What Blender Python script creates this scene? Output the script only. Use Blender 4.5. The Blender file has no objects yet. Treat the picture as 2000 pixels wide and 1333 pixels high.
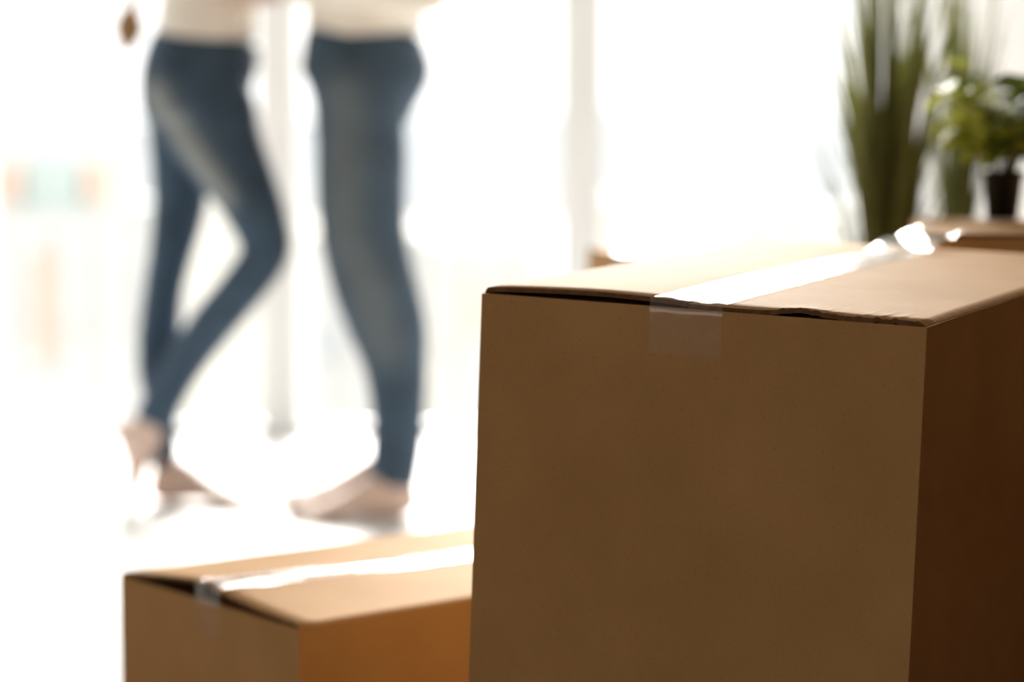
import bpy, bmesh, math, random
from mathutils import Vector, Matrix, noise
random.seed(7)
S = bpy.context.scene
C = S.collection
# ------------------------------------------------------------------ camera
F, H = 4300.0, 0.76
PITCH = math.atan2(666.5 - 290.0, F)          # horizon at y = 290
cam = bpy.data.cameras.new('camera'); co = bpy.data.objects.new('camera', cam); C.objects.link(co)
co.location = (0, 0, H); co.rotation_euler = (math.pi/2 - PITCH, 0, 0)
cam.sensor_width = 36.0; cam.lens = F/2000.0*36.0
cam.clip_start = .05; cam.clip_end = 3000
cam.dof.use_dof = True; cam.dof.focus_distance = 1.70; cam.dof.aperture_fstop = 2.7
S.camera = co
# ------------------------------------------------------------------ sky and exposure
W = bpy.data.worlds.new('overcast_sky'); S.world = W; W.use_nodes = True
bg = W.node_tree.nodes['Background']; bg.inputs[0].default_value = (1.0, .99, .98, 1); bg.inputs[1].default_value = 1.9
sun = bpy.data.lights.new('hazy_sun', 'SUN'); sun.energy = 14.5; sun.angle = math.radians(24); sun.color = (1, .96, .91)
so = bpy.data.objects.new('hazy_sun', sun); C.objects.link(so); so.location = (-2, 9, 6)
so.rotation_euler = Vector((-.03, -1, -.46)).to_track_quat('-Z', 'Y').to_euler()
S.view_settings.view_transform = 'Standard'; S.view_settings.look = 'None'
S.view_settings.exposure = 0.18; S.view_settings.gamma = 1.0
S.cycles.max_bounces = 10; S.cycles.diffuse_bounces = 6; S.cycles.transparent_max_bounces = 12

# ------------------------------------------------------------------ helpers
def ray(x, y):
    cx, cy = (x - 1000)/F, (666.5 - y)/F
    return Vector((cx, math.cos(PITCH) + cy*math.sin(PITCH), -math.sin(PITCH) + cy*math.cos(PITCH)))
def at(x, y, Y):
    d = ray(x, y); return Vector((0, 0, H)) + d*(Y/d.y)
def on_z(x, y, z):
    d = ray(x, y); return Vector((0, 0, H)) + d*((z - H)/d.z)
def obj(name, me, m=None, parent=None, smooth=False):
    o = bpy.data.objects.new(name, me); C.objects.link(o)
    if m is not None and not me.materials: me.materials.append(m)
    if parent is not None: o.parent = parent
    if smooth:
        for p in me.polygons: p.use_smooth = True
    return o
def mesh(name, vs, fs, uvs=None):
    me = bpy.data.meshes.new(name); me.from_pydata([tuple(v) for v in vs], [], fs); me.update()
    if uvs:
        l = me.uv_layers.new(name='UVMap')
        for lp in me.loops: l.data[lp.index].uv = uvs[lp.vertex_index]
    return me
def bm_mesh(name, bm):
    bmesh.ops.recalc_face_normals(bm, faces=bm.faces)
    me = bpy.data.meshes.new(name); bm.to_mesh(me); bm.free(); return me
def tag(o, label=None, cat=None, group=None, kind=None):
    if label: o['label'] = label
    if cat: o['category'] = cat
    if group: o['group'] = group
    if kind: o['kind'] = kind
    return o
def empty(name, loc=(0, 0, 0)):
    o = bpy.data.objects.new(name, None); C.objects.link(o); o.location = loc; o.empty_display_size = .1; return o
def bx(bm, x0, x1, y0, y1, z0, z1, bev=0):
    r = bmesh.ops.create_cube(bm, size=1)
    for v in r['verts']:
        v.co = Vector(((x0+x1)/2 + v.co.x*(x1-x0), (y0+y1)/2 + v.co.y*(y1-y0), (z0+z1)/2 + v.co.z*(z1-z0)))
    if bev:
        es = list({e for v in r['verts'] for e in v.link_edges})
        bmesh.ops.bevel(bm, geom=es, offset=bev, segments=2, affect='EDGES', profile=.5)
def box_mesh(name, *a, bev=0):
    bm = bmesh.new(); bx(bm, *a, bev=bev); return bm_mesh(name, bm)

class N:                                        # small node helper
    def __init__(s, name):
        s.m = bpy.data.materials.new(name); s.m.use_nodes = True; s.t = s.m.node_tree
        s.b = s.t.nodes['Principled BSDF']; s.out = s.t.nodes['Material Output']
    def n(s, typ, **kw):
        nd = s.t.nodes.new(typ)
        for k, v in kw.items():
            if k.startswith('i_'): nd.inputs[k[2:].replace('_', ' ')].default_value = v
            else: setattr(nd, k, v)
        return nd
    def l(s, a, b): s.t.links.new(a, b)
    def ramp(s, fac, stops):
        r = s.n('ShaderNodeValToRGB'); e = r.color_ramp.elements
        while len(e) < len(stops): e.new(.5)
        for q, (p, c) in zip(e, stops): q.position = p; q.color = (*c, 1)
        s.l(fac, r.inputs[0]); return r.outputs[0]
def simple(name, col, rough=.6, spec=.4, var=.06, scale=30., bump=0., bscale=200.):
    k = N(name); tc = k.n('ShaderNodeTexCoord')
    nz = k.n('ShaderNodeTexNoise', i_Scale=scale, i_Detail=4.0); k.l(tc.outputs['Object'], nz.inputs['Vector'])
    c0 = tuple(max(0, c*(1-var)) for c in col); c1 = tuple(min(1, c*(1+var)) for c in col)
    k.l(k.ramp(nz.outputs['Fac'], [(.3, c0), (.7, c1)]), k.b.inputs['Base Color'])
    k.b.inputs['Roughness'].default_value = rough; k.b.inputs['Specular IOR Level'].default_value = spec
    if bump:
        n2 = k.n('ShaderNodeTexNoise', i_Scale=bscale, i_Detail=3.0); k.l(tc.outputs['Object'], n2.inputs['Vector'])
        bp = k.n('ShaderNodeBump', i_Strength=bump, i_Distance=.002); k.l(n2.outputs['Fac'], bp.inputs['Height'])
        k.l(bp.outputs[0], k.b.inputs['Normal'])
    return k.m

def cardboard(name, flute=.25):
    k = N(name); uv = k.n('ShaderNodeUVMap'); tc = k.n('ShaderNodeTexCoord')
    n1 = k.n('ShaderNodeTexNoise', i_Scale=9.0, i_Detail=3.0); k.l(tc.outputs['Object'], n1.inputs['Vector'])
    n2 = k.n('ShaderNodeTexNoise', i_Scale=420.0, i_Detail=4.0, i_Roughness=.7); k.l(tc.outputs['Object'], n2.inputs['Vector'])
    base = k.ramp(n1.outputs['Fac'], [(.3, (.47, .275, .115)), (.7, (.54, .325, .145))])
    spk = k.ramp(n2.outputs['Fac'], [(.30, (.78, .74, .70)), (.42, (1, 1, 1)), (.70, (1, 1, 1)), (.85, (1.12, 1.1, 1.08))])
    mx = k.n('ShaderNodeMix', data_type='RGBA', blend_type='MULTIPLY'); mx.inputs[0].default_value = 1
    k.l(base, mx.inputs[6]); k.l(spk, mx.inputs[7]); k.l(mx.outputs[2], k.b.inputs['Base Color'])
    k.b.inputs['Roughness'].default_value = .7; k.b.inputs['Specular IOR Level'].default_value = .05
    sp = k.n('ShaderNodeSeparateXYZ'); k.l(uv.outputs[0], sp.inputs[0])
    # corrugation shows faintly through the liner: ridges every 8 mm, broken up
    ma = k.n('ShaderNodeMath', operation='MULTIPLY'); ma.inputs[1].default_value = 2*math.pi/.008; k.l(sp.outputs['X'], ma.inputs[0])
    si = k.n('ShaderNodeMath', operation='SINE'); k.l(ma.outputs[0], si.inputs[0])
    st = k.n('ShaderNodeMapping'); st.inputs['Scale'].default_value = (900, 35, 1); k.l(uv.outputs[0], st.inputs[0])
    n3 = k.n('ShaderNodeTexNoise', i_Scale=1.0, i_Detail=3.0); k.l(st.outputs[0], n3.inputs['Vector'])
    add = k.n('ShaderNodeMath', operation='MULTIPLY_ADD'); add.inputs[1].default_value = .25
    k.l(si.outputs[0], add.inputs[0]); k.l(n3.outputs['Fac'], add.inputs[2])
    bp = k.n('ShaderNodeBump', i_Strength=flute, i_Distance=.0006); k.l(add.outputs[0], bp.inputs['Height'])
    k.l(bp.outputs[0], k.b.inputs['Normal'])
    return k.m
def fresnel(k, ior):          # same reflectance seen from either side of a thin film
    fr = k.n('ShaderNodeFresnel'); g = k.n('ShaderNodeNewGeometry'); mx = k.n('ShaderNodeMix')
    mx.inputs[2].default_value = ior; mx.inputs[3].default_value = 1/ior
    k.l(g.outputs['Backfacing'], mx.inputs[0]); k.l(mx.outputs[0], fr.inputs['IOR']); return fr
def clear_tape():
    k = N('clear_packing_tape'); k.t.nodes.remove(k.b)
    tr = k.n('ShaderNodeBsdfTransparent'); tr.inputs[0].default_value = (.995, .99, .98, 1)
    gl = k.n('ShaderNodeBsdfGlossy', i_Roughness=.16); gl.inputs[0].default_value = (1, 1, 1, 1)
    fr = fresnel(k, 1.6); tc = k.n('ShaderNodeTexCoord')
    nz = k.n('ShaderNodeTexNoise', i_Scale=45.0, i_Detail=2.0); k.l(tc.outputs['Object'], nz.inputs['Vector'])
    bp = k.n('ShaderNodeBump', i_Strength=.5, i_Distance=.002); k.l(nz.outputs['Fac'], bp.inputs['Height'])
    k.l(bp.outputs[0], gl.inputs['Normal'])
    mx = k.n('ShaderNodeMixShader'); k.l(fr.outputs[0], mx.inputs[0]); k.l(tr.outputs[0], mx.inputs[1]); k.l(gl.outputs[0], mx.inputs[2])
    df = k.n('ShaderNodeBsdfDiffuse'); df.inputs[0].default_value = (.8, .8, .8, 1)
    m2 = k.n('ShaderNodeMixShader'); m2.inputs[0].default_value = .03; k.l(mx.outputs[0], m2.inputs[1]); k.l(df.outputs[0], m2.inputs[2])
    k.l(m2.outputs[0], k.out.inputs[0]); return k.m
def window_glass():
    k = N('window_glass'); k.t.nodes.remove(k.b)
    tr = k.n('ShaderNodeBsdfTransparent'); tr.inputs[0].default_value = (.985, .99, .985, 1)
    gl = k.n('ShaderNodeBsdfGlossy', i_Roughness=.01); fr = fresnel(k, 1.45)
    mx = k.n('ShaderNodeMixShader'); k.l(fr.outputs[0], mx.inputs[0]); k.l(tr.outputs[0], mx.inputs[1]); k.l(gl.outputs[0], mx.inputs[2])
    k.l(mx.outputs[0], k.out.inputs[0]); return k.m
def denim(name, col, worn):
    k = N(name); tc = k.n('ShaderNodeTexCoord')
    n1 = k.n('ShaderNodeTexNoise', i_Scale=14.0, i_Detail=5.0); k.l(tc.outputs['Object'], n1.inputs['Vector'])
    base = k.ramp(n1.outputs['Fac'], [(.3, tuple(c*.8 for c in col)), (.7, tuple(c*1.25 for c in col))])
    a = k.n('ShaderNodeAttribute', attribute_name='fade')
    mx = k.n('ShaderNodeMix', data_type='RGBA'); k.l(a.outputs['Fac'], mx.inputs[0]); k.l(base, mx.inputs[6]); mx.inputs[7].default_value = (*worn, 1)
    k.l(mx.outputs[2], k.b.inputs['Base Color']); k.b.inputs['Roughness'].default_value = .85; k.b.inputs['Specular IOR Level'].default_value = .2
    wv = k.n('ShaderNodeTexWave', i_Scale=260.0, i_Distortion=1.0); k.l(tc.outputs['Object'], wv.inputs['Vector'])
    bp = k.n('ShaderNodeBump', i_Strength=.3, i_Distance=.001); k.l(wv.outputs['Fac'], bp.inputs['Height']); k.l(bp.outputs[0], k.b.inputs['Normal'])
    k.b.inputs['Sheen Weight'].default_value = .1
    return k.m

M = dict(
    board=cardboard('kraft_cardboard', .22), flap=cardboard('kraft_cardboard_flap', .8),
    core=simple('cardboard_core', (.16, .085, .04), .9, .1, .3, 120),
    tape=clear_tape(), glass=window_glass(),
    wall=simple('white_wall_paint', (.80, .80, .79), .7, .25, .02, 3, .1, 150),
    ceil=simple('white_ceiling_paint', (.80, .79, .77), .8, .2, .02, 3),
    added_panel=simple('added_dark_panelling', (.27, .165, .085), .6, .3, .15, 4),
    added_carpet=simple('added_dark_carpet', (.10, .062, .035), .95, .1, .2, 60, .5, 400),
    beige=simple('beige_wall_paint', (.78, .70, .60), .7, .25, .03, 3),
    floor=simple('pale_glossy_floor', (.66, .66, .655), .5, .08, .03, 2),
    frame=simple('white_window_frame', (.74, .745, .75), .4, .4, .02, 5),
    skin=simple('fair_skin', (.68, .53, .46), .55, .35, .06, 25),
    knit=simple('cream_knit', (.90, .86, .79), .9, .15, .06, 20, .5, 350),
    knit2=simple('pale_beige_knit', (.90, .86, .79), .9, .15, .06, 20, .5, 350),
    hair=simple('brown_hair', (.36, .20, .075), .45, .4, .3, 60),
    eye=simple('eye_dark', (.03, .025, .02), .2, .5, 0),
    lip=simple('lip_skin', (.5, .2, .18), .4, .4, .05),
    jw=denim('blue_denim', (.048, .084, .130), (.30, .33, .33)),
    jm=denim('faded_denim', (.054, .092, .138), (.26, .29, .29)),
    grass=simple('grass_blade_green', (.12, .135, .042), .5, .35, .35, 12),
    leaf=simple('herb_leaf_green', (.46, .52, .07), .45, .4, .35, 25),
    leafd=simple('herb_leaf_dark_green', (.08, .13, .014), .45, .4, .35, 25),
    stem=simple('plant_stem', (.12, .13, .04), .6, .3, .2),
    black=simple('black_plastic', (.012, .011, .011), .35, .4, .1),
    planter=simple('white_ceramic', (.74, .72, .68), .35, .5, .04),
    soil=simple('potting_soil', (.03, .02, .012), .95, .1, .4, 90),
)

for nm, fac, tint in (('leaf', .45, (.46, .50, .10)), ('leafd', .3, (.17, .22, .03)), ('grass', .25, (.22, .24, .06))):   # thin leaves let light through
    t = M[nm].node_tree; b = t.nodes['Principled BSDF']; tl = t.nodes.new('ShaderNodeBsdfTranslucent'); tl.inputs[0].default_value = (*tint, 1)
    mx = t.nodes.new('ShaderNodeMixShader'); mx.inputs[0].default_value = fac
    t.links.new(b.outputs[0], mx.inputs[1]); t.links.new(tl.outputs[0], mx.inputs[2]); t.links.new(mx.outputs[0], t.nodes['Material Output'].inputs[0])

# ------------------------------------------------------------------ the room
YW, XR, XL, YB, ZC = 5.80, .912, -3.42, -2.6, 2.70
def struct(name, me, m):
    return tag(obj(name, me, m), kind='structure')
YK = 2.95                                                    # white floor by the window, then unseen dark flooring added to dim the cartons
struct('floor', box_mesh('floor', XL-.2, XR+.15, YK, YW+.2, -.12, 0), M['floor'])
struct('floor_added_carpet', box_mesh('floor_added_carpet', XL-.2, XR+.15, YB-.2, YK, -.12, 0), M['added_carpet'])
struct('ceiling', box_mesh('ceiling', XL-.2, XR+.15, YB-.2, YW+.2, ZC, ZC+.12), M['ceil'])
struct('wall_left', box_mesh('wall_left', XL-.2, XL, YK, YW+.2, 0, ZC), M['wall'])
bm = bmesh.new(); WY0, WY1, WZ0, WZ1 = -2.4, -.3, .8, 2.4          # wall with an unseen window added to light the carton fronts
for a in ((YB, YK, 0, WZ0), (YB, YK, WZ1, ZC), (YB, WY0, WZ0, WZ1), (WY1, YK, WZ0, WZ1)): bx(bm, XL-.2, XL, *a)
struct('wall_left_beige', bm_mesh('wall_left_beige', bm), M['beige'])
wn = tag(empty('window_7', (XL-.1, (WY0+WY1)/2, WZ0)), kind='structure'); q = (WY1-WY0)/2; z = WZ1-WZ0
for nm, a in (('bottom_rail', (-q, q, 0, .06)), ('top_rail', (-q, q, z-.06, z)), ('side_rail', (-q, -q+.06, .06, z-.06)), ('side_rail', (q-.06, q, .06, z-.06))):
    obj(nm, box_mesh(nm, -.03, .03, *a), M['frame'], wn)
obj('pane', box_mesh('pane', -.003, .003, -q+.06, q-.06, .06, z-.06), M['glass'], wn)
YJ = 3.75                                                    # from here nearer, unseen dark finish added to dim the right side
struct('wall_right', box_mesh('wall_right', XR, XR+.15, YJ, YW+.2, 0, ZC), M['wall'])
struct('wall_right_added_dark', box_mesh('wall_right_added_dark', XR, XR+.15, YB, YJ, 0, ZC), M['added_panel'])
struct('wall_back', box_mesh('wall_back', XL-.2, XR+.15, YB-.2, YB, 0, ZC), M['beige'])
MUL = [(-3.02, .09), (-2.22, .09), (-1.42, .09), (-.614, .094), (.185, .104)]
edges = [XL] + [m[0] for m in MUL] + [XR]
for i, (x, w) in enumerate(MUL):
    struct('trim_%d' % (i+1), box_mesh('mullion', x-w/2, x+w/2, YW, YW+.10, 0, ZC, bev=.006), M['frame'])
for i in range(len(edges)-1):
    a = edges[i] + (MUL[i-1][1]/2 if i > 0 else 0); b = edges[i+1] - (MUL[i][1]/2 if i < len(MUL) else 0)
    wn = tag(empty('window_%d' % (i+1), ((a+b)/2, YW+.04, 0)), kind='structure')
    hw = (b-a)/2
    obj('bottom_rail', box_mesh('bottom_rail', -hw, hw, -.01, .04, 0, .03, bev=.004), M['frame'], wn)
    obj('top_rail', box_mesh('top_rail', -hw, hw, -.03, .04, ZC-.08, ZC, bev=.006), M['frame'], wn)
    obj('pane', box_mesh('pane', -hw, hw, .0, .006, .03, ZC-.08), M['glass'], wn)

# ------------------------------------------------------------------ cartons
def slab(name, P, n, th, nu=6, nv=6, uvs=(1, 1), bulge=0.0, mat=None, parent=None):
    """panel through P(s,t), s,t in 0..1; thickness th along -n (inwards)"""
    vs, uv, fs = [], [], []
    for k in (0, 1):
        for j in range(nv+1):
            for i in range(nu+1):
                s, t = i/nu, j/nv
                p = P(s, t) + n*(bulge*16*s*(1-s)*t*(1-t)) - n*(th*k)
                vs.append(p); uv.append((s*uvs[0], t*uvs[1]))
    w = nu+1; o = w*(nv+1)
    for j in range(nv):
        for i in range(nu):
            a = j*w+i; fs.append((a, a+1, a+w+1, a+w)); fs.append((o+a, o+a+w, o+a+w+1, o+a+1))
    ring = [i for i in range(nu+1)] + [j*w+nu for j in range(1, nv+1)] + [nv*w+i for i in range(nu-1, -1, -1)] + [j*w for j in range(nv-1, 0, -1)]
    for q in range(len(ring)):
        a, b = ring[q], ring[(q+1) % len(ring)]
        fs.append((b, a, o+a, o+b))
    return obj(name, mesh(name, vs, fs, uv), mat, parent, smooth=False)

def carton(label, base, ex, ey, w, l, ztop, ta=0, tb=0, shift=(0, 0), hL=None, hR=None, tear=None, group=None,
           tape_u=.5, tape_w=.06, tail=None, tongue=.045, wr=.0004, seed=1, front_cut=None):
    """base: corner A (floor position); ex,ey: unit directions in plan; top plane tilted by ta along u, tb along v"""
    rnd = random.Random(seed)
    root = empty('cardboard_box', (base[0], base[1], 0)); tag(root, label, 'box', group)
    ex = Vector((ex[0], ex[1], 0)); ey = Vector((ey[0], ey[1], 0)); sh = Vector((shift[0], shift[1], 0)); th = .004
    def top(u, v, dz=0): return ex*u + ey*v + Vector((0, 0, ztop - ta*u + tb*v + dz))
    def P(u, v, t): return (ex*u + ey*v + sh)*(1-t) + top(u, v)*t
    # four side panels and the bottom
    slab('front_panel', lambda s, t: P(s*w, 0, t), -ey, th, 8, 8, (w, ztop), .0, M['board'], root)
    slab('back_panel', lambda s, t: P(w-s*w, l, t), ey, th, 4, 4, (w, ztop), 0, M['board'], root)
    slab('side_panel', lambda s, t: P(w, th+s*(l-2*th), t), ex, th, 8, 8, (l, ztop), .0, M['board'], root)
    slab('side_panel', lambda s, t: P(0, l-th-s*(l-2*th), t), -ex, th, 8, 8, (l, ztop), .0, M['board'], root)
    slab('bottom_panel', lambda s, t: P(th+s*(w-2*th), th+t*(l-2*th), .004), Vector((0, 0, 1)), .0025, 2, 2, (w, l), 0, M['board'], root)
    # inner (minor) flaps lying under the outer ones
    for v0, v1 in ((.005, w*.48), (l-w*.48, l-.005)):
        slab('inner_flap', lambda s, t: top(.006+s*(w-.012), v0+t*(v1-v0), -.0008), Vector((0, 0, 1)), .003, 4, 4, (w, .2), 0, M['core'], root)
    hL = hL or (lambda a, v: 0); hR = hR or (lambda a, v: 0); front_cut = front_cut or (lambda u: .001)
    seam = w*tape_u; gap = .0012
    NU, NV = 110, 24
    def flap(u0, u1, hf, name, tearf=None):
        vs, uv, fs = [], [], []
        for k in (0, 1):
            for j in range(NV+1):
                for i in range(NU+1):
                    u = u0+(u1-u0)*i/NU; t = j/NV
                    v = front_cut(u)*(1-t) + (l-.001)*t
                    a = abs(u-u0)/abs(u1-u0)
                    dz = .0045 + hf(a, v)
                    if tearf: dz += tearf(u)*math.exp(-((v)/.022)**2)
                    rl = .02 if u0 < u1 else .05
                    if a < rl: dz -= .0045*(1-a/rl)**2          # rolls over the score line
                    dz += .0005*noise.noise(Vector((u*9, v*9, seed*3)))
                    vs.append(top(u, v, dz - (.0003 + .0035*min(1, a/rl))*k)); uv.append((v, u))
        wd = NU+1; o = wd*(NV+1)
        for j in range(NV):
            for i in range(NU):
                a = j*wd+i; fs.append((a, a+1, a+wd+1, a+wd)); fs.append((o+a, o+a+wd, o+a+wd+1, o+a+1))
        ring = [i for i in range(NU+1)] + [j*wd+NU for j in range(1, NV+1)] + [NV*wd+i for i in range(NU-1, -1, -1)] + [j*wd for j in range(NV-1, 0, -1)]
        nt = len(fs)
        for q in range(len(ring)):
            a, b = ring[q], ring[(q+1) % len(ring)]; fs.append((b, a, o+a, o+b))
        if u1 < u0: fs = [tuple(reversed(f)) for f in fs]
        me = mesh(name, vs, fs, uv); me.materials.append(M['flap']); me.materials.append(M['core'])
        for q, p in enumerate(me.polygons):
            if q >= nt: p.material_index = 1
            else: p.use_smooth = True
        return obj(name, me, None, root)
    flap(0, seam-gap, hL, 'flap')
    flap(w, seam+gap, hR, 'flap', tear)
    # clear tape: along the seam, down the front, past the back edge
    pts = []; nA, nB, nC = 8, 60, 10; NW = 16
    vs, uv, fs = [], [], []
    def surf(u, v):
        if u < seam: a = u/(seam-gap); h = hL(min(a, 1), v)
        else: a = (w-u)/(w-seam-gap); h = hR(min(a, 1), v)
        return .0045 + h
    def lift(v):                      # the tape comes loose towards the back edge
        q = max(0, (v-(l-.13))/.13); return tail[3]*q*q*(3-2*q) if tail else 0
    rows = []
    for j in range(nA): rows.append(('f', tongue*(1-j/nA)))
    for j in range(nB+1): rows.append(('t', j/nB))
    if tail:
        for j in range(1, nC+1): rows.append(('b', j/nC))
    for r, (k, q) in enumerate(rows):
        for i in range(NW+1):
            s = i/NW; u = seam + (s-.5)*tape_w
            wz = wr*noise.noise(Vector((s*5, (r*.35), seed*7.7)))
            if k == 'f':
                p = P(u, 0, 1-q/ztop) + ey*(-.0007 - abs(wz)*.5)
            elif k == 't':
                v = -.0006 + (l+.0006)*q
                p = top(u, v, surf(u, max(v, 0)) + .0006 + abs(wz)*1.2 + (.0012*math.sin(s*9+seed)**2)*math.exp(-(v/.03)**2) + lift(v) + (lift(v)*.25*math.sin(s*7+v*60)))
            else:
                v = l + tail[0]*q
                p = top(u + tail[2]*q, v, surf(u, l) + .0008 + lift(l)*(1+.25*math.sin(s*7+l*60)) + tail[1]*q + wz*3)
            vs.append(p); uv.append((s, r*.1))
    for r in range(len(rows)-1):
        for i in range(NW):
            a = r*(NW+1)+i; fs.append((a, a+1, a+NW+2, a+NW+1))
    t = obj('packing_tape', mesh('packing_tape', vs, fs, uv), M['tape'], root, smooth=True)
    t['label'] = 'clear glossy packing tape along the seam'
    return root

# big sharp carton
def rot(yaw): return (math.cos(yaw), -math.sin(yaw)), (math.sin(yaw), math.cos(yaw))
ex, ey = rot(.4943)
def bigL(a, v):   # left flap springs up a little between score line and seam
    return (.0035*math.sin(math.pi*min(a, 1))**.8)*math.exp(-(v/.25)**2) + .004*math.sin(math.pi*v/.62)*a
def bigR(a, v):
    return -.0006*math.exp(-(v/.2)**2) + .004*math.sin(math.pi*v/.62)*a
def bigtear(u):
    s = (u-.19)/.19
    t = .0036*math.exp(-((s-.47)/.10)**2) - .0006*math.exp(-((s-.2)/.2)**2)
    return t + 0.0016*noise.noise(Vector((u*210, 0, 2)))*(.38 < s < .95)
A = Vector((-.025, 1.8167))
carton('big sharp kraft cardboard box with clear taped top, tallest and closest of the cartons', A, ex, ey, .38, .618, .6405, .0359, .0305,
       (-.0225, .0), bigL, bigR, bigtear, tail=(.03, .004, .0, .015), seed=3, tape_u=.485, tape_w=.062, tongue=.037,
       front_cut=lambda u: .0015 + (.0035 if u < .185 else .002*abs(noise.noise(Vector((u*60, 1, 1))))))

# low carton in front of the couple
zs = .302
fl, fr = on_z(236, 1119, zs), on_z(583, 1223, zs)
d = (fr-fl); wS = d.length; ex2 = (d.x/wS, d.y/wS); ey2 = (-ex2[1], ex2[0])
def smL(a, v): return (.011*math.sin(math.pi*.5*min(a, 1))**1.2)*math.exp(-(v/.22)**2) + .004*a
def smR(a, v): return .0085*min(a, 1)**2*math.exp(-(v/.22)**2) + .004*a
carton('low cardboard box standing on the floor against the tallest carton', fl, ex2, ey2, wS, .60, zs-.004, 0, 0, (0, 0), smL, smR,
       seed=5, tape_u=.52, tape_w=.046, tongue=.034, wr=.0006)

# carton standing behind the big one, near the window
N3 = on_z(1246, 506, .605); L3 = on_z(1166, 481, .605)
d = N3-L3; d.z = 0; w3 = .36; dd = d.normalized(); dd = (Vector((dd.x*1.6, dd.y, 0))).normalized()
A3 = N3 - dd*w3
carton('cardboard box half hidden behind the tallest carton, beside the window', A3, (dd.x, dd.y), (-dd.y, dd.x), w3, .24, .601, tape_u=.62,
       tape_w=.06, tongue=.05, seed=8)
# carton carrying the herb pot
carton('cardboard box by the wall with a small black herb pot on it', on_z(1799, 456, .671), (math.cos(.162), -math.sin(.162)), (math.sin(.162), math.cos(.162)), .36, .53, .666, seed=11, tape_w=.05, tongue=.012)

# ------------------------------------------------------------------ people
def catmull(rows, n=6):
    out = []
    R = [rows[0]] + list(rows) + [rows[-1]]
    for i in range(1, len(R)-2):
        p0, p1, p2, p3 = R[i-1], R[i], R[i+1], R[i+2]
        for k in range(n):
            t = k/n
            out.append([.5*(2*b + (c-a)*t + (2*a-5*b+4*c-d)*t*t + (3*b-a-3*c+d)*t**3) for a, b, c, d in zip(p0, p1, p2, p3)])
    out.append(list(rows[-1])); return out
def ring_loft(bm, rings):
    vr = [[bm.verts.new(p) for p in r] for r in rings]
    n = len(vr[0])
    for a, b in zip(vr, vr[1:]):
        for i in range(n): bm.faces.new((a[i], a[(i+1) % n], b[(i+1) % n], b[i]))
    bm.faces.new(list(reversed(vr[0]))); bm.faces.new(vr[-1])
def limb_px(bm, rows, n=28, sq=2.3, sub=6):
    """rows: (px, py, half width in px, Y, half depth in m); the axis lies in the picture plane at depth Y"""
    rr = catmull(rows, sub); rings = []
    cs = [at(r[0], r[1], r[3]) for r in rr]
    for i, r in enumerate(rr):
        t = (cs[min(i+1, len(cs)-1)] - cs[max(i-1, 0)]).normalized()
        a = Vector((0, 1, 0)).cross(t).normalized(); b = t.cross(a).normalized()
        hw = r[2]*r[3]/F; hd = r[4]; ring = []
        for k in range(n):
            th = 2*math.pi*k/n; c_, s_ = math.cos(th), math.sin(th)
            e = 2/sq
            ring.append(cs[i] + a*(hw*math.copysign(abs(c_)**e, c_)) + b*(hd*math.copysign(abs(s_)**e, s_)))
        rings.append(ring)
    ring_loft(bm, rings)
def tube(bm, pts, n=16, sub=4):
    """pts: (x,y,z,ra,rb); ra along the sideways axis, rb along the other; rounded ends"""
    rr = catmull(pts, sub); cs = [Vector(r[:3]) for r in rr]; rings = []
    up = Vector((0, 1, 0))
    for i, r in enumerate(rr):
        t = (cs[min(i+1, len(cs)-1)] - cs[max(i-1, 0)])
        if t.length < 1e-7: t = Vector((0, 0, 1))
        t.normalize()
        u = up if abs(t.dot(up)) < .95 else Vector((1, 0, 0))
        a = u.cross(t).normalized(); b = t.cross(a).normalized()
        rings.append((cs[i], a, b, t, max(r[3], .0005), max(r[4], .0005)))
    out = []
    c, a, b, t, ra, rb = rings[0]
    for q in (.35, .75, .95): out.append((c - t*(min(ra, rb)*math.sqrt(max(0, 1-q*q))), a, b, ra*q, rb*q))
    for c, a, b, t, ra, rb in rings: out.append((c, a, b, ra, rb))
    for q in (.95, .75, .35): out.append((c + t*(min(ra, rb)*math.sqrt(max(0, 1-q*q))), a, b, ra*q, rb*q))
    ring_loft(bm, [[c + a*(ra*math.cos(2*math.pi*k/n)) + b*(rb*math.sin(2*math.pi*k/n)) for k in range(n)] for c, a, b, ra, rb in out])
def remeshed(name, bm, voxel, smooth=4, origin=(0, 0, 0)):
    bmesh.ops.recalc_face_normals(bm, faces=bm.faces)
    me = bpy.data.meshes.new(name); bm.to_mesh(me); bm.free()
    o = bpy.data.objects.new('tmp', me); C.objects.link(o)
    m = o.modifiers.new('r', 'REMESH'); m.mode = 'VOXEL'; m.voxel_size = voxel
    if smooth:
        s = o.modifiers.new('s', 'SMOOTH'); s.factor = .5; s.iterations = smooth
    dg = bpy.context.evaluated_depsgraph_get(); dg.update()
    out = bpy.data.meshes.new_from_object(o.evaluated_get(dg)); out.name = name
    bpy.data.objects.remove(o); bpy.data.meshes.remove(me)
    out.transform(Matrix.Translation(-Vector(origin)))
    for p in out.polygons: p.use_smooth = True
    return out
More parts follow.
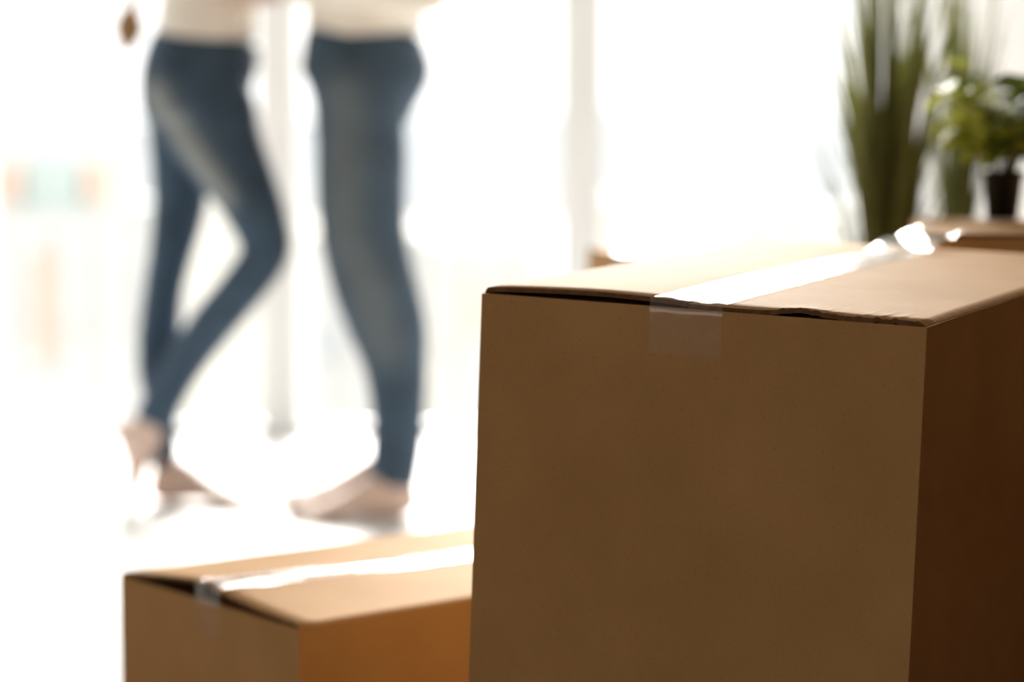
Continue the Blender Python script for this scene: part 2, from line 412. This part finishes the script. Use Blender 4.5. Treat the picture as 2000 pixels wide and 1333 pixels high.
def foot(bm, heel, fwd, up, L, flip=1, fat=1.0):
    """heel: back of the heel at sole level"""
    f = Vector(fwd).normalized(); u = (Vector(up) - f*Vector(up).dot(f)).normalized(); s = u.cross(f)*flip
    sec = [(.0, .020, .012, .050), (.06, .030, .004, .075), (.16, .033, 0, .095), (.30, .034, .004, .088), (.46, .037, .008, .066), (.60, .043, .004, .048), (.72, .046, 0, .036), (.80, .043, 0, .026)]
    rings = []
    for q, hw, b, t in [catm for catm in catmull(sec, 4)]:
        c = Vector(heel) + f*(q*L); n = 18; ring = []; k = L/.25
        for i in range(n):
            th = 2*math.pi*i/n
            ring.append(c + s*(hw*fat*k*math.cos(th)) + u*(((b+t)/2 + (t-b)/2*math.sin(th))*k*fat))
        rings.append(ring)
    ring_loft(bm, rings)
    k = L/.25
    for off, r, l0, l1 in ((-.030, .013, .70, .985), (-.009, .0085, .74, .975), (.008, .008, .73, .94), (.024, .0075, .71, .90), (.038, .007, .68, .85)):
        p = [Vector(heel) + f*(q*L) + s*(off*k) + u*(h*k) for q, h in ((l0, .016), ((l0+l1)/2, .016), (l1, .009))]
        tube(bm, [(*p[0], r*k, r*k), (*p[1], r*k, r*k), (*p[2], r*k*.9, r*k*.85)], 10, 3)
def hand(bm, wrist, fwd, palm_n, L, side):
    """palm with five separate, bent fingers; fwd: wrist to knuckles, palm_n: out of the palm"""
    f = Vector(fwd).normalized(); p = (Vector(palm_n) - f*Vector(palm_n).dot(f)).normalized(); s = f.cross(p)*side
    w0 = Vector(wrist); k = L/.18
    tube(bm, [(*(w0 - f*.01), .026*k, .02*k), (*(w0 + f*.045*k), .036*k, .016*k), (*(w0 + f*.085*k), .038*k, .013*k)], 14, 4)
    for off, ln, sp in ((-.028, .070, -.10), (-.010, .080, -.03), (.009, .075, .03), (.027, .058, .12)):
        b = w0 + f*(.085*k) + s*(off*k); d1 = (f + s*sp + p*.18).normalized(); d2 = (f + s*sp + p*.5).normalized()
        a = b + d1*(ln*.45*k); c = a + d2*(ln*.55*k)
        tube(bm, [(*b, .0088*k, .0088*k), (*a, .0082*k, .0082*k), (*c, .007*k, .007*k)], 10, 4)
    b = w0 + f*(.03*k) - s*(.024*k); a = b + (f*.6 - s*.75 + p*.2).normalized()*(.036*k); c = a + (f*.9 - s*.3 + p*.25).normalized()*(.03*k)
    tube(bm, [(*b, .012*k, .012*k), (*a, .010*k, .010*k), (*c, .008*k, .008*k)], 10, 4)
def head(bm, c, fx, tilt):
    """c: centre of the head; fx: +1 faces +X, -1 faces -X; tilt > 0 looks up"""
    R = Matrix.Rotation(-tilt*fx, 3, 'Y')
    def q(x, y, z): return Vector(c) + R @ Vector((x*fx, y, z))
    rings = []
    for z, x0, x1, hw in ((-.118, .045, .085, .018), (-.112, .03, .094, .028), (-.09, -.02, .097, .046), (-.06, -.06, .093, .060), (-.03, -.085, .092, .067), (0, -.097, .091, .073), (.03, -.102, .094, .077), (.06, -.1, .088, .075), (.085, -.085, .07, .064), (.105, -.055, .04, .045), (.114, -.025, .012, .02)):
        rings.append([q((x0+x1)/2 + (x1-x0)/2*math.cos(2*math.pi*i/24), hw*math.sin(2*math.pi*i/24), z) for i in range(24)])
    ring_loft(bm, rings)
    tube(bm, [(*q(.085, 0, .018), .009, .009), (*q(.102, 0, -.012), .011, .011), (*q(.108, 0, -.03), .014, .012)], 10, 3)     # nose
    tube(bm, [(*q(.083, -.05, .034), .008, .008), (*q(.098, 0, .036), .008, .008), (*q(.083, .05, .034), .008, .008)], 8, 3)   # brow
    for s in (-1, 1):
        tube(bm, [(*q(-.005, s*.074, .022), .009, .007), (*q(-.012, s*.083, .0), .012, .008), (*q(-.002, s*.076, -.025), .008, .006)], 10, 3)
    return q
def fade_attr(me, fn, origin):
    at_ = me.attributes.new('fade', 'FLOAT', 'POINT'); o = Vector(origin)
    nrm = [v.normal.copy() for v in me.vertices]
    at_.data.foreach_set('value', [fn(v.co + o, nrm[v.index]) for v in me.vertices])
def seg_d(p, a, b):
    ab = b-a; t = max(0, min(1, (p-a).dot(ab)/ab.dot(ab))); return (p-(a+ab*t)).length

# ---- woman: cream jumper, blue jeans, one foot drawn up behind on its toes
YWN, YWF, YWC = 4.54, 4.69, 4.61
o_w = at(395, 985, YWC); o_w.z = 0
woman = empty('person', o_w)
tag(woman, 'person in cream jumper and slim blue jeans, barefoot, one foot raised on its toes', 'person')
bm = bmesh.new()
limb_px(bm, [(405, 70, 98, YWC, .125), (398, 108, 106, YWC, .150), (383, 150, 104, YWC, .168), (385, 195, 106, YWC, .172), (392, 228, 100, YWC, .168)])
near = [(400, 190, 92, 4.55, .088), (412, 240, 95, 4.54, .09), (433, 287, 83, 4.53, .086), (476, 364, 66, 4.52, .076), (509, 440, 54, 4.51, .066), (519, 494, 46, 4.51, .057), (473, 562, 44, 4.53, .056), (419, 628, 43, 4.56, .057), (358, 713, 39, 4.59, .047), (305, 808, 38, 4.60, .040), (294, 828, 38, 4.60, .039)]
far = [(372, 190, 86, 4.66, .088), (362, 250, 72, 4.67, .088), (354, 330, 57, 4.68, .08), (350, 410, 51, 4.69, .07), (331, 510, 41, 4.69, .06), (318, 580, 38, 4.69, .056), (311, 670, 41, 4.70, .056), (311, 740, 38, 4.70, .05), (318, 820, 29, 4.70, .040), (322, 918, 27, 4.70, .037)]
limb_px(bm, near); limb_px(bm, far)
me = remeshed('jeans', bm, .009, 5, o_w)
fa, fb = at(302, 185, 4.46), at(428, 388, 4.45)
fade_attr(me, lambda p, n: .95*math.exp(-(seg_d(p, fa, fb)/.032)**2)*max(0, min(1, .3-n.y)), o_w)
jw = obj('jeans', me, M['jw'], woman)
bm = bmesh.new()      # skin: one continuous body
def slim(rows, k): return [(r[0], r[1], r[2]*k, r[3], r[4]*k) for r in rows]
limb_px(bm, slim([(405, 40, 88, YWC, .12), (405, 76, 92, YWC, .125), (398, 110, 100, YWC, .150), (383, 150, 99, YWC, .168), (388, 215, 98, YWC, .168)], .86))
limb_px(bm, slim(near, .78)[:-1] + [(297, 822, 27, 4.60, .030), (283, 848, 27, 4.605, .030)])
limb_px(bm, slim(far, .78)[:-1] + [(321, 915, 21, 4.70, .028), (324, 950, 24, 4.70, .028)])
hl = at(298, 960, 4.70); hl.z = 0
foot(bm, hl, (1, -.30, 0), (0, 0, 1), .240, 1, 1.12)
h2 = at(221, 838, 4.60)
foot(bm, h2 + Vector((0, 0, .012)), (.10, .36, -.93), (1, 0, .1), .208, 1, 1.22)
cw = at(410, 60, YWC)
tube(bm, [(cw.x, YWC, 1.0, .085, .125), (cw.x+.01, YWC, 1.12, .08, .115), (cw.x+.02, YWC, 1.26, .09, .14), (cw.x+.01, YWC, 1.36, .07, .15), (cw.x+.01, YWC, 1.40, .045, .08), (cw.x+.015, YWC, 1.46, .045, .045), (cw.x+.03, YWC, 1.50, .045, .045)], 24)
hw_c = (cw.x+.045, YWC, 1.555)
qh = head(bm, hw_c, 1, .35)
armsW = []
for s in (-1, 1):
    sh = Vector((cw.x+.01, YWC+s*.165, 1.355)); el = Vector((cw.x+.06, YWC+s*.235, 1.185)); wr_ = Vector((-.36, 4.58+s*.228, 1.30))
    tube(bm, [(*sh, .045, .045), (*((sh+el)/2), .038, .038), (*el, .033, .033), (*((el+wr_)/2), .031, .031), (*wr_, .022, .022)], 14)
    hand(bm, wr_, (1, -s*.35, .25), (0, -s, 0), .165, s)
    armsW.append((sh, el, wr_))
obj('body', remeshed('body', bm, .0055, 2, o_w), M['skin'], woman)
bm = bmesh.new()
limb_px(bm, [(404, 84, 97, YWC, .135), (404, 66, 97, YWC, .137), (408, 20, 93, YWC, .135), (414, -60, 92, YWC, .132), (424, -200, 98, YWC, .15), (420, -285, 85, YWC, .155), (418, -325, 62, YWC, .10), (418, -345, 52, YWC, .06)])
for sh, el, wr_ in armsW:
    tube(bm, [(*sh, .062, .062), (*((sh+el)/2), .055, .055), (*el, .05, .05), (*((el+wr_)/2), .044, .044), (*wr_, .034, .034)], 16)
obj('jumper', remeshed('jumper', bm, .010, 5, o_w), M['knit'], woman)
bm = bmesh.new()      # hair: cap plus one long thin lock with a thicker tip hanging behind
hc = Vector(hw_c)
tube(bm, [(*(hc + Vector((.0, 0, .075))), .085, .078), (*(hc + Vector((-.055, 0, .03))), .088, .086), (*(hc + Vector((-.085, 0, -.05))), .06, .07), (*(hc + Vector((-.115, -.01, -.14))), .034, .045)], 20)
tA, tB, tC, tD = at(263, -150, 4.60), at(260, 0, 4.60), at(255, 32, 4.60), at(247, 92, 4.60)
h0 = hc + Vector((-.115, -.01, -.14))
tube(bm, [(*h0, .03, .035), (*((h0+tA)/2), .016, .016), (*tA, .010, .010), (*tB, .010, .010), (*tC, .026, .026), (*((tC+tD)/2), .031, .030), (*tD, .014, .014)], 12, 5)
obj('hair', remeshed('hair', bm, .005, 2, o_w), M['hair'], woman)
for s in (-1, 1):
    bm = bmesh.new(); bmesh.ops.create_uvsphere(bm, u_segments=12, v_segments=8, radius=.011)
    e = obj('eye', bm_mesh('eye', bm), M['eye'], woman, True); e.location = qh(.083, s*.032, .012) - o_w
bm = bmesh.new(); tube(bm, [(*(qh(.088, -.022, -.062)-o_w), .004, .004), (*(qh(.100, 0, -.06)-o_w), .006, .006), (*(qh(.088, .022, -.062)-o_w), .004, .004)], 8)
obj('mouth', bm_mesh('mouth', bm), M['lip'], woman, True)

# ---- man: pale jumper, straight faded jeans
YMN, YMF, YMC = 4.51, 4.66, 4.585
o_m = at(715, 1000, YMC); o_m.z = 0
man = empty('person', o_m)
tag(man, 'person in pale beige jumper and straight faded jeans, standing with both bare feet flat', 'person')
bm = bmesh.new()
limb_px(bm, [(716, 62, 112, YMC, .150), (713, 100, 120, YMC, .168), (715, 143, 126, YMC, .178), (712, 185, 106, YMC, .180), (706, 230, 90, YMC, .176)], sq=2.6)
nearM = [(712, 160, 108, 4.53, .092), (706, 225, 86, 4.51, .094), (706, 300, 88, 4.50, .092), (706, 400, 86, 4.50, .086), (713, 480, 84, 4.50, .08), (732, 560, 82, 4.50, .076), (758, 640, 77, 4.51, .072), (773, 720, 62, 4.52, .066), (778, 800, 54, 4.52, .06), (776, 870, 52, 4.52, .058), (766, 945, 49, 4.52, .058)]
farM = [(700, 160, 95, 4.64, .092), (695, 240, 80, 4.66, .092), (698, 400, 74, 4.66, .086), (704, 500, 64, 4.66, .08), (722, 580, 48, 4.66, .072), (742, 680, 40, 4.66, .068), (758, 780, 36, 4.66, .06), (760, 860, 34, 4.66, .056), (757, 925, 36, 4.66, .056)]
limb_px(bm, nearM); limb_px(bm, farM)
me = remeshed('jeans', bm, .009, 5, o_m)
pl = [at(x, y, 4.42) for x, y in ((672, 190), (672, 330), (668, 460), (720, 570), (745, 680))]
fade_attr(me, lambda p, n: .42*max(math.exp(-(seg_d(p, a, b)/.052)**2) for a, b in zip(pl, pl[1:]))*max(0, min(1, .4-n.y)), o_m)
obj('jeans', me, M['jm'], man)
bm = bmesh.new()
limb_px(bm, slim([(712, 30, 112, YMC, .145), (715, 72, 106, YMC, .150), (710, 100, 118, YMC, .168), (712, 145, 121, YMC, .178), (706, 220, 92, YMC, .178)], .86))
limb_px(bm, slim(nearM, .72)[:-1] + [(770, 930, 26, 4.52, .032), (779, 968, 28, 4.52, .034)])
limb_px(bm, slim(farM, .75)[:-1] + [(757, 915, 25, 4.66, .032), (752, 950, 27, 4.66, .034)])
hl = at(813, 985, 4.52); hl.z = 0
foot(bm, hl, (-1, -.30, 0), (0, 0, 1), .262, 1, 1.1)
hl = at(789, 970, 4.66); hl.z = 0
foot(bm, hl, (-1, -.05, 0), (0, 0, 1), .262, 1, 1.1)
cm = at(716, 40, YMC)
tube(bm, [(cm.x, YMC, 1.0, .105, .145), (cm.x, YMC, 1.16, .10, .15), (cm.x-.01, YMC, 1.34, .11, .175), (cm.x-.005, YMC, 1.46, .085, .185), (cm.x-.005, YMC, 1.52, .05, .09), (cm.x-.02, YMC, 1.58, .055, .055), (cm.x-.03, YMC, 1.62, .055, .055)], 24)
hm_c = (cm.x-.055, YMC, 1.70)
qm = head(bm, hm_c, -1, -.3)
armsM = []
sh = Vector((cm.x+.005, YMC-.205, 1.445)); el = Vector((-.140, 4.35, 1.095)); wr_ = Vector((-.43, 4.425, 1.088))
armsM.append((sh, el, wr_)); hdir = ((-1, .18, -.10), (0, 1, 0), 1)
sh2 = Vector((cm.x+.005, YMC+.205, 1.445)); el2 = Vector((-.15, 4.84, 1.22)); wr2 = Vector((-.43, 4.785, 1.2))
armsM.append((sh2, el2, wr2))
for (a, b, c), s in zip(armsM, (1, -1)):
    tube(bm, [(*a, .055, .055), (*((a+b)/2), .047, .047), (*b, .04, .04), (*((b+c)/2), .038, .038), (*c, .027, .027)], 14)
    hand(bm, c, (-1, .10*s, -.08), (0, s, 0), .19, s)
obj('body', remeshed('body', bm, .0055, 2, o_m), M['skin'], man)
bm = bmesh.new()
limb_px(bm, [(716, 80, 110, YMC, .158), (714, 60, 113, YMC, .162), (714, 10, 114, YMC, .165), (712, -80, 116, YMC, .168), (704, -220, 122, YMC, .185), (708, -330, 102, YMC, .195), (708, -395, 70, YMC, .12), (706, -425, 62, YMC, .07)])
for a, b, c in armsM:
    tube(bm, [(*a, .075, .075), (*((a+b)/2), .068, .068), (*b, .062, .062), (*((b+c)/2), .056, .056), (*c, .042, .042)], 16)
obj('jumper', remeshed('jumper', bm, .010, 5, o_m), M['knit2'], man)
bm = bmesh.new(); hc = Vector(hm_c)
tube(bm, [(*(hc + Vector((-.035, 0, .088))), .06, .07), (*(hc + Vector((.03, 0, .07))), .085, .08), (*(hc + Vector((.075, 0, .0))), .06, .072), (*(hc + Vector((.08, 0, -.05))), .04, .05)], 20)
obj('hair', remeshed('hair', bm, .006, 2, o_m), M['hair'], man)
for s in (-1, 1):
    bm = bmesh.new(); bmesh.ops.create_uvsphere(bm, u_segments=12, v_segments=8, radius=.011)
    e = obj('eye', bm_mesh('eye', bm), M['eye'], man, True); e.location = qm(.083, s*.032, .012) - o_m
bm = bmesh.new(); tube(bm, [(*(qm(.088, -.022, -.062)-o_m), .004, .004), (*(qm(.100, 0, -.06)-o_m), .006, .006), (*(qm(.088, .022, -.062)-o_m), .004, .004)], 8)
obj('mouth', bm_mesh('mouth', bm), M['lip'], man, True)

# ------------------------------------------------------------------ plants
def lathe(name, prof, m, parent, n=28):
    vs, fs = [], []
    for r, z in prof:
        for k in range(n): vs.append((r*math.cos(2*math.pi*k/n), r*math.sin(2*math.pi*k/n), z))
    for j in range(len(prof)-1):
        for k in range(n): fs.append((j*n+k, j*n+(k+1) % n, (j+1)*n+(k+1) % n, (j+1)*n+k))
    fs.append(tuple(range(n-1, -1, -1))); fs.append(tuple((len(prof)-1)*n+k for k in range(n)))
    return obj(name, mesh(name, vs, fs), m, parent, True)
def blade_mesh(h, bend, wd, tw):
    vs, fs = [], []; n = 9
    for j in range(n+1):
        t = j/n; r = bend*t*t; z = h*t*(1-.06*abs(bend)*t); ww = wd*(.55+.9*t*(1-t))*(1-t**4)+.0004
        a = tw*t
        for s in (-1, 0, 1):
            vs.append((r + s*ww*math.sin(a) - .0015*(s == 0), s*ww*math.cos(a), z))
    for j in range(n):
        for k in (0, 1): a = j*3+k; fs.append((a, a+1, a+4, a+3))
    me = mesh('blade', vs, fs)
    for p in me.polygons: p.use_smooth = True
    me.materials.append(M['grass']); return me
rnd = random.Random(21)
def grass_plant(label, base, pot_h, pot_r, n, hs, spread, lean=(0, 0), grp='tall grass plants by the wall'):
    root = empty('potted_grass', (base.x, base.y, 0)); tag(root, label, 'plant', grp)
    lathe('planter', [(pot_r*.72, 0), (pot_r*.95, pot_h*.5), (pot_r, pot_h), (pot_r*.92, pot_h), (pot_r*.9, pot_h-.03)], M['planter'], root)
    lathe('soil', [(pot_r*.85, pot_h-.05), (pot_r*.89, pot_h-.028), (pot_r*.5, pot_h-.022)], M['soil'], root)
    variants = [blade_mesh(1.0, b, .0055, tw) for b, tw in ((.02, .3), (.05, -.5), (.09, .8), (.14, .2), (.2, -.9), (.30, .6))]
    for i in range(n):
        q = rnd.random(); o = obj('blade', variants[min(5, int(q*6*(.5+spread)))], None, root)
        az = rnd.uniform(0, 2*math.pi); r0 = pot_r*.34*math.sqrt(rnd.random())
        h = hs[0] + (hs[1]-hs[0])*rnd.random()**1.8
        o.location = (r0*math.cos(az), r0*math.sin(az), pot_h-.03); o.scale = (h, .8+.5*rnd.random(), h)
        tilt = rnd.gauss(0, .08)*spread + .05*spread
        o.rotation_euler = (lean[1], tilt + lean[0], az)
    return root
grass_plant('tall thick ornamental grass in a white planter beside the herb carton', at(1728, 470, 3.2), .56, .10, 150, (.24, .66), .9)
grass_plant('slim tall ornamental grass in a white planter behind the herb carton', at(1872, 410, 3.52), .60, .08, 60, (.22, .62), .45)
# herb in black pot
hp = at(1957, 437, 2.72); zt = .6725
herb = empty('potted_herb', (hp.x, hp.y, zt)); tag(herb, 'small leafy green herb in a black pot standing on a carton', 'plant')
lathe('pot', [(.019, 0), (.0245, .052), (.027, .052), (.0272, .060), (.0245, .060), (.0235, .052)], M['black'], herb)
lathe('soil', [(.0225, .046), (.0235, .052), (.012, .054)], M['soil'], herb)
def leaf_mesh(m):
    vs, fs = [], []; n = 6
    for j in range(n+1):
        t = j/n; ww = .46*math.sin(math.pi*t**.8)**.8 if 0 < t < 1 else .01
        for s in (-1, 0, 1): vs.append((t, s*ww, .10*abs(s)*(1 if 0 < t < 1 else 0) - .25*t*t))
    for j in range(n):
        for k in (0, 1): a = j*3+k; fs.append((a, a+1, a+4, a+3))
    me = mesh('leaf', vs, fs)
    for p in me.polygons: p.use_smooth = True
    me.materials.append(m); return me
lv = [leaf_mesh(M['leaf']), leaf_mesh(M['leafd'])]
rnd = random.Random(5)
for i in range(22):
    az = 2*math.pi*i/22 + rnd.uniform(-.2, .2); ln = rnd.uniform(.10, .165); out = rnd.uniform(.1, .72)
    p0 = Vector((.010*math.cos(az), .010*math.sin(az), .05)); d = Vector((math.cos(az)*out, math.sin(az)*out, 1)).normalized()
    p2 = p0 + d*ln + Vector((math.cos(az)*.02, math.sin(az)*.02, -.015 - .03*out)); p1 = p0 + d*(ln*.55) + Vector((0, 0, .01))
    bm = bmesh.new(); tube(bm, [(*p0, .0018, .0018), (*p1, .0015, .0015), (*p2, .001, .001)], 6, 4)
    obj('stem', bm_mesh('stem', bm), M['stem'], herb, True)
    for k in range(8):
        t = .25 + .75*k/7; p = (p0*(1-t)**2 + p1*2*t*(1-t) + p2*t*t)
        o = obj('leaf', lv[0 if (math.cos(az) < .2 and rnd.random() < .75) or rnd.random() < .2 else 1], None, herb); o.location = p
        sc = rnd.uniform(.028, .044); o.scale = (sc, sc, sc)
        o.rotation_euler = (rnd.uniform(-.5, .5), rnd.uniform(-.5, .5), az + (k % 2*2-1)*rnd.uniform(.5, 1.5))

# ------------------------------------------------------------------ city beyond the glass
ZG = -42.0
gm = simple('hazy_city_ground', (.45, .44, .41), .9, .1, .1, .02)
struct('city_ground', box_mesh('city_ground', -900, 900, 40, 1800, ZG-.5, ZG), gm)
cc = {}
def cmat(col):
    if col not in cc: cc[col] = simple('facade_%d' % len(cc), col, .85, .1, .05, .3)
    return cc[col]
glassm = simple('far_window_glass', (.45, .47, .48), .3, .4, .1)
def building(label, x0, x1, ytop, Y, dep, col, roof, strips=(), huts=(), grp='city buildings beyond the windows'):
    p0, p1 = at(x0, ytop, Y), at(x1, ytop, Y); zt = p0.z; w = p1.x-p0.x
    root = empty('apartment_building', (p0.x, Y, ZG)); tag(root, label, 'building', grp); h = zt-ZG
    obj('wall', box_mesh('wall', 0, w, 0, dep, 0, h), cmat(col), root)
    obj('roof', box_mesh('roof', -.4, w+.4, -.4, dep+.4, h, h+.8), cmat(roof), root)
    for (a, b, t, bt, c) in strips:
        q0, q1 = at(a, t, Y), at(b, bt, Y)
        obj('facade_panel', box_mesh('facade_panel', q0.x-p0.x, q1.x-p0.x, -.35, .05, q1.z-ZG, q0.z-ZG), cmat(c), root)
    for (a, b, t, c) in huts:
        q0, q1 = at(a, t, Y), at(b, t, Y)
        obj('rooftop_block', box_mesh('rooftop_block', q0.x-p0.x, q1.x-p0.x, 1.0, dep*.7, h+.8, q0.z-ZG), cmat(c), root)
    wm = box_mesh('window', -.7, .7, -.12, .05, 0, 1.6)
    nx = int(w/3.6)
    for j in range(5):
        for i in range(nx):
            o = obj('window', wm, glassm, root); o.location = (w*(i+.5)/nx, 0, h-3.4-3.1*j)
OR, TE, WH, CR = (.74, .52, .43), (.50, .57, .55), (.66, .66, .65), (.67, .65, .61)
building('white apartment block with an orange facade strip and coloured rooftop blocks', -260, 300, 415, 210, 20, WH, TE,
         ((66, 116, 490, 705, OR),), ((-240, 30, 312, OR), (40, 150, 305, TE), (165, 205, 318, OR)))
building('pale cream apartment block with a flat teal roof', 320, 560, 385, 240, 22, CR, TE)
building('low white block with a flat cream roof behind the embracing couple', 600, 830, 470, 200, 18, WH, CR, ((610, 650, 640, 700, (.56, .60, .63)),))
building('pale cream block with an orange panel, seen past the legs', 840, 1060, 490, 190, 18, CR, WH, ((880, 960, 560, 640, (.68, .61, .53)),))
building('white block seen through the last pane before the wall', 1120, 1420, 400, 260, 24, WH, CR)
building('pale block with a flat cream roof nearest the side wall', 1450, 1800, 430, 230, 20, CR, WH)

vs = []; fs = []; nh = 60
for i in range(nh+1):
    x = -700 + 1400*i/nh
    z = at(1000, 232, 1500).z + 14*noise.noise(Vector((x*.006, 0, 3))) + 7*noise.noise(Vector((x*.02, 1, 3)))
    vs += [(x, 1420, ZG), (x, 1500, z), (x, 1650, ZG)]
for i in range(nh):
    a = i*3; fs += [(a, a+3, a+4, a+1), (a+1, a+4, a+5, a+2)]
struct('distant_hills', mesh('distant_hills', vs, fs), simple('hazy_hills', (.54, .56, .575), .95, .05, .05, .01))
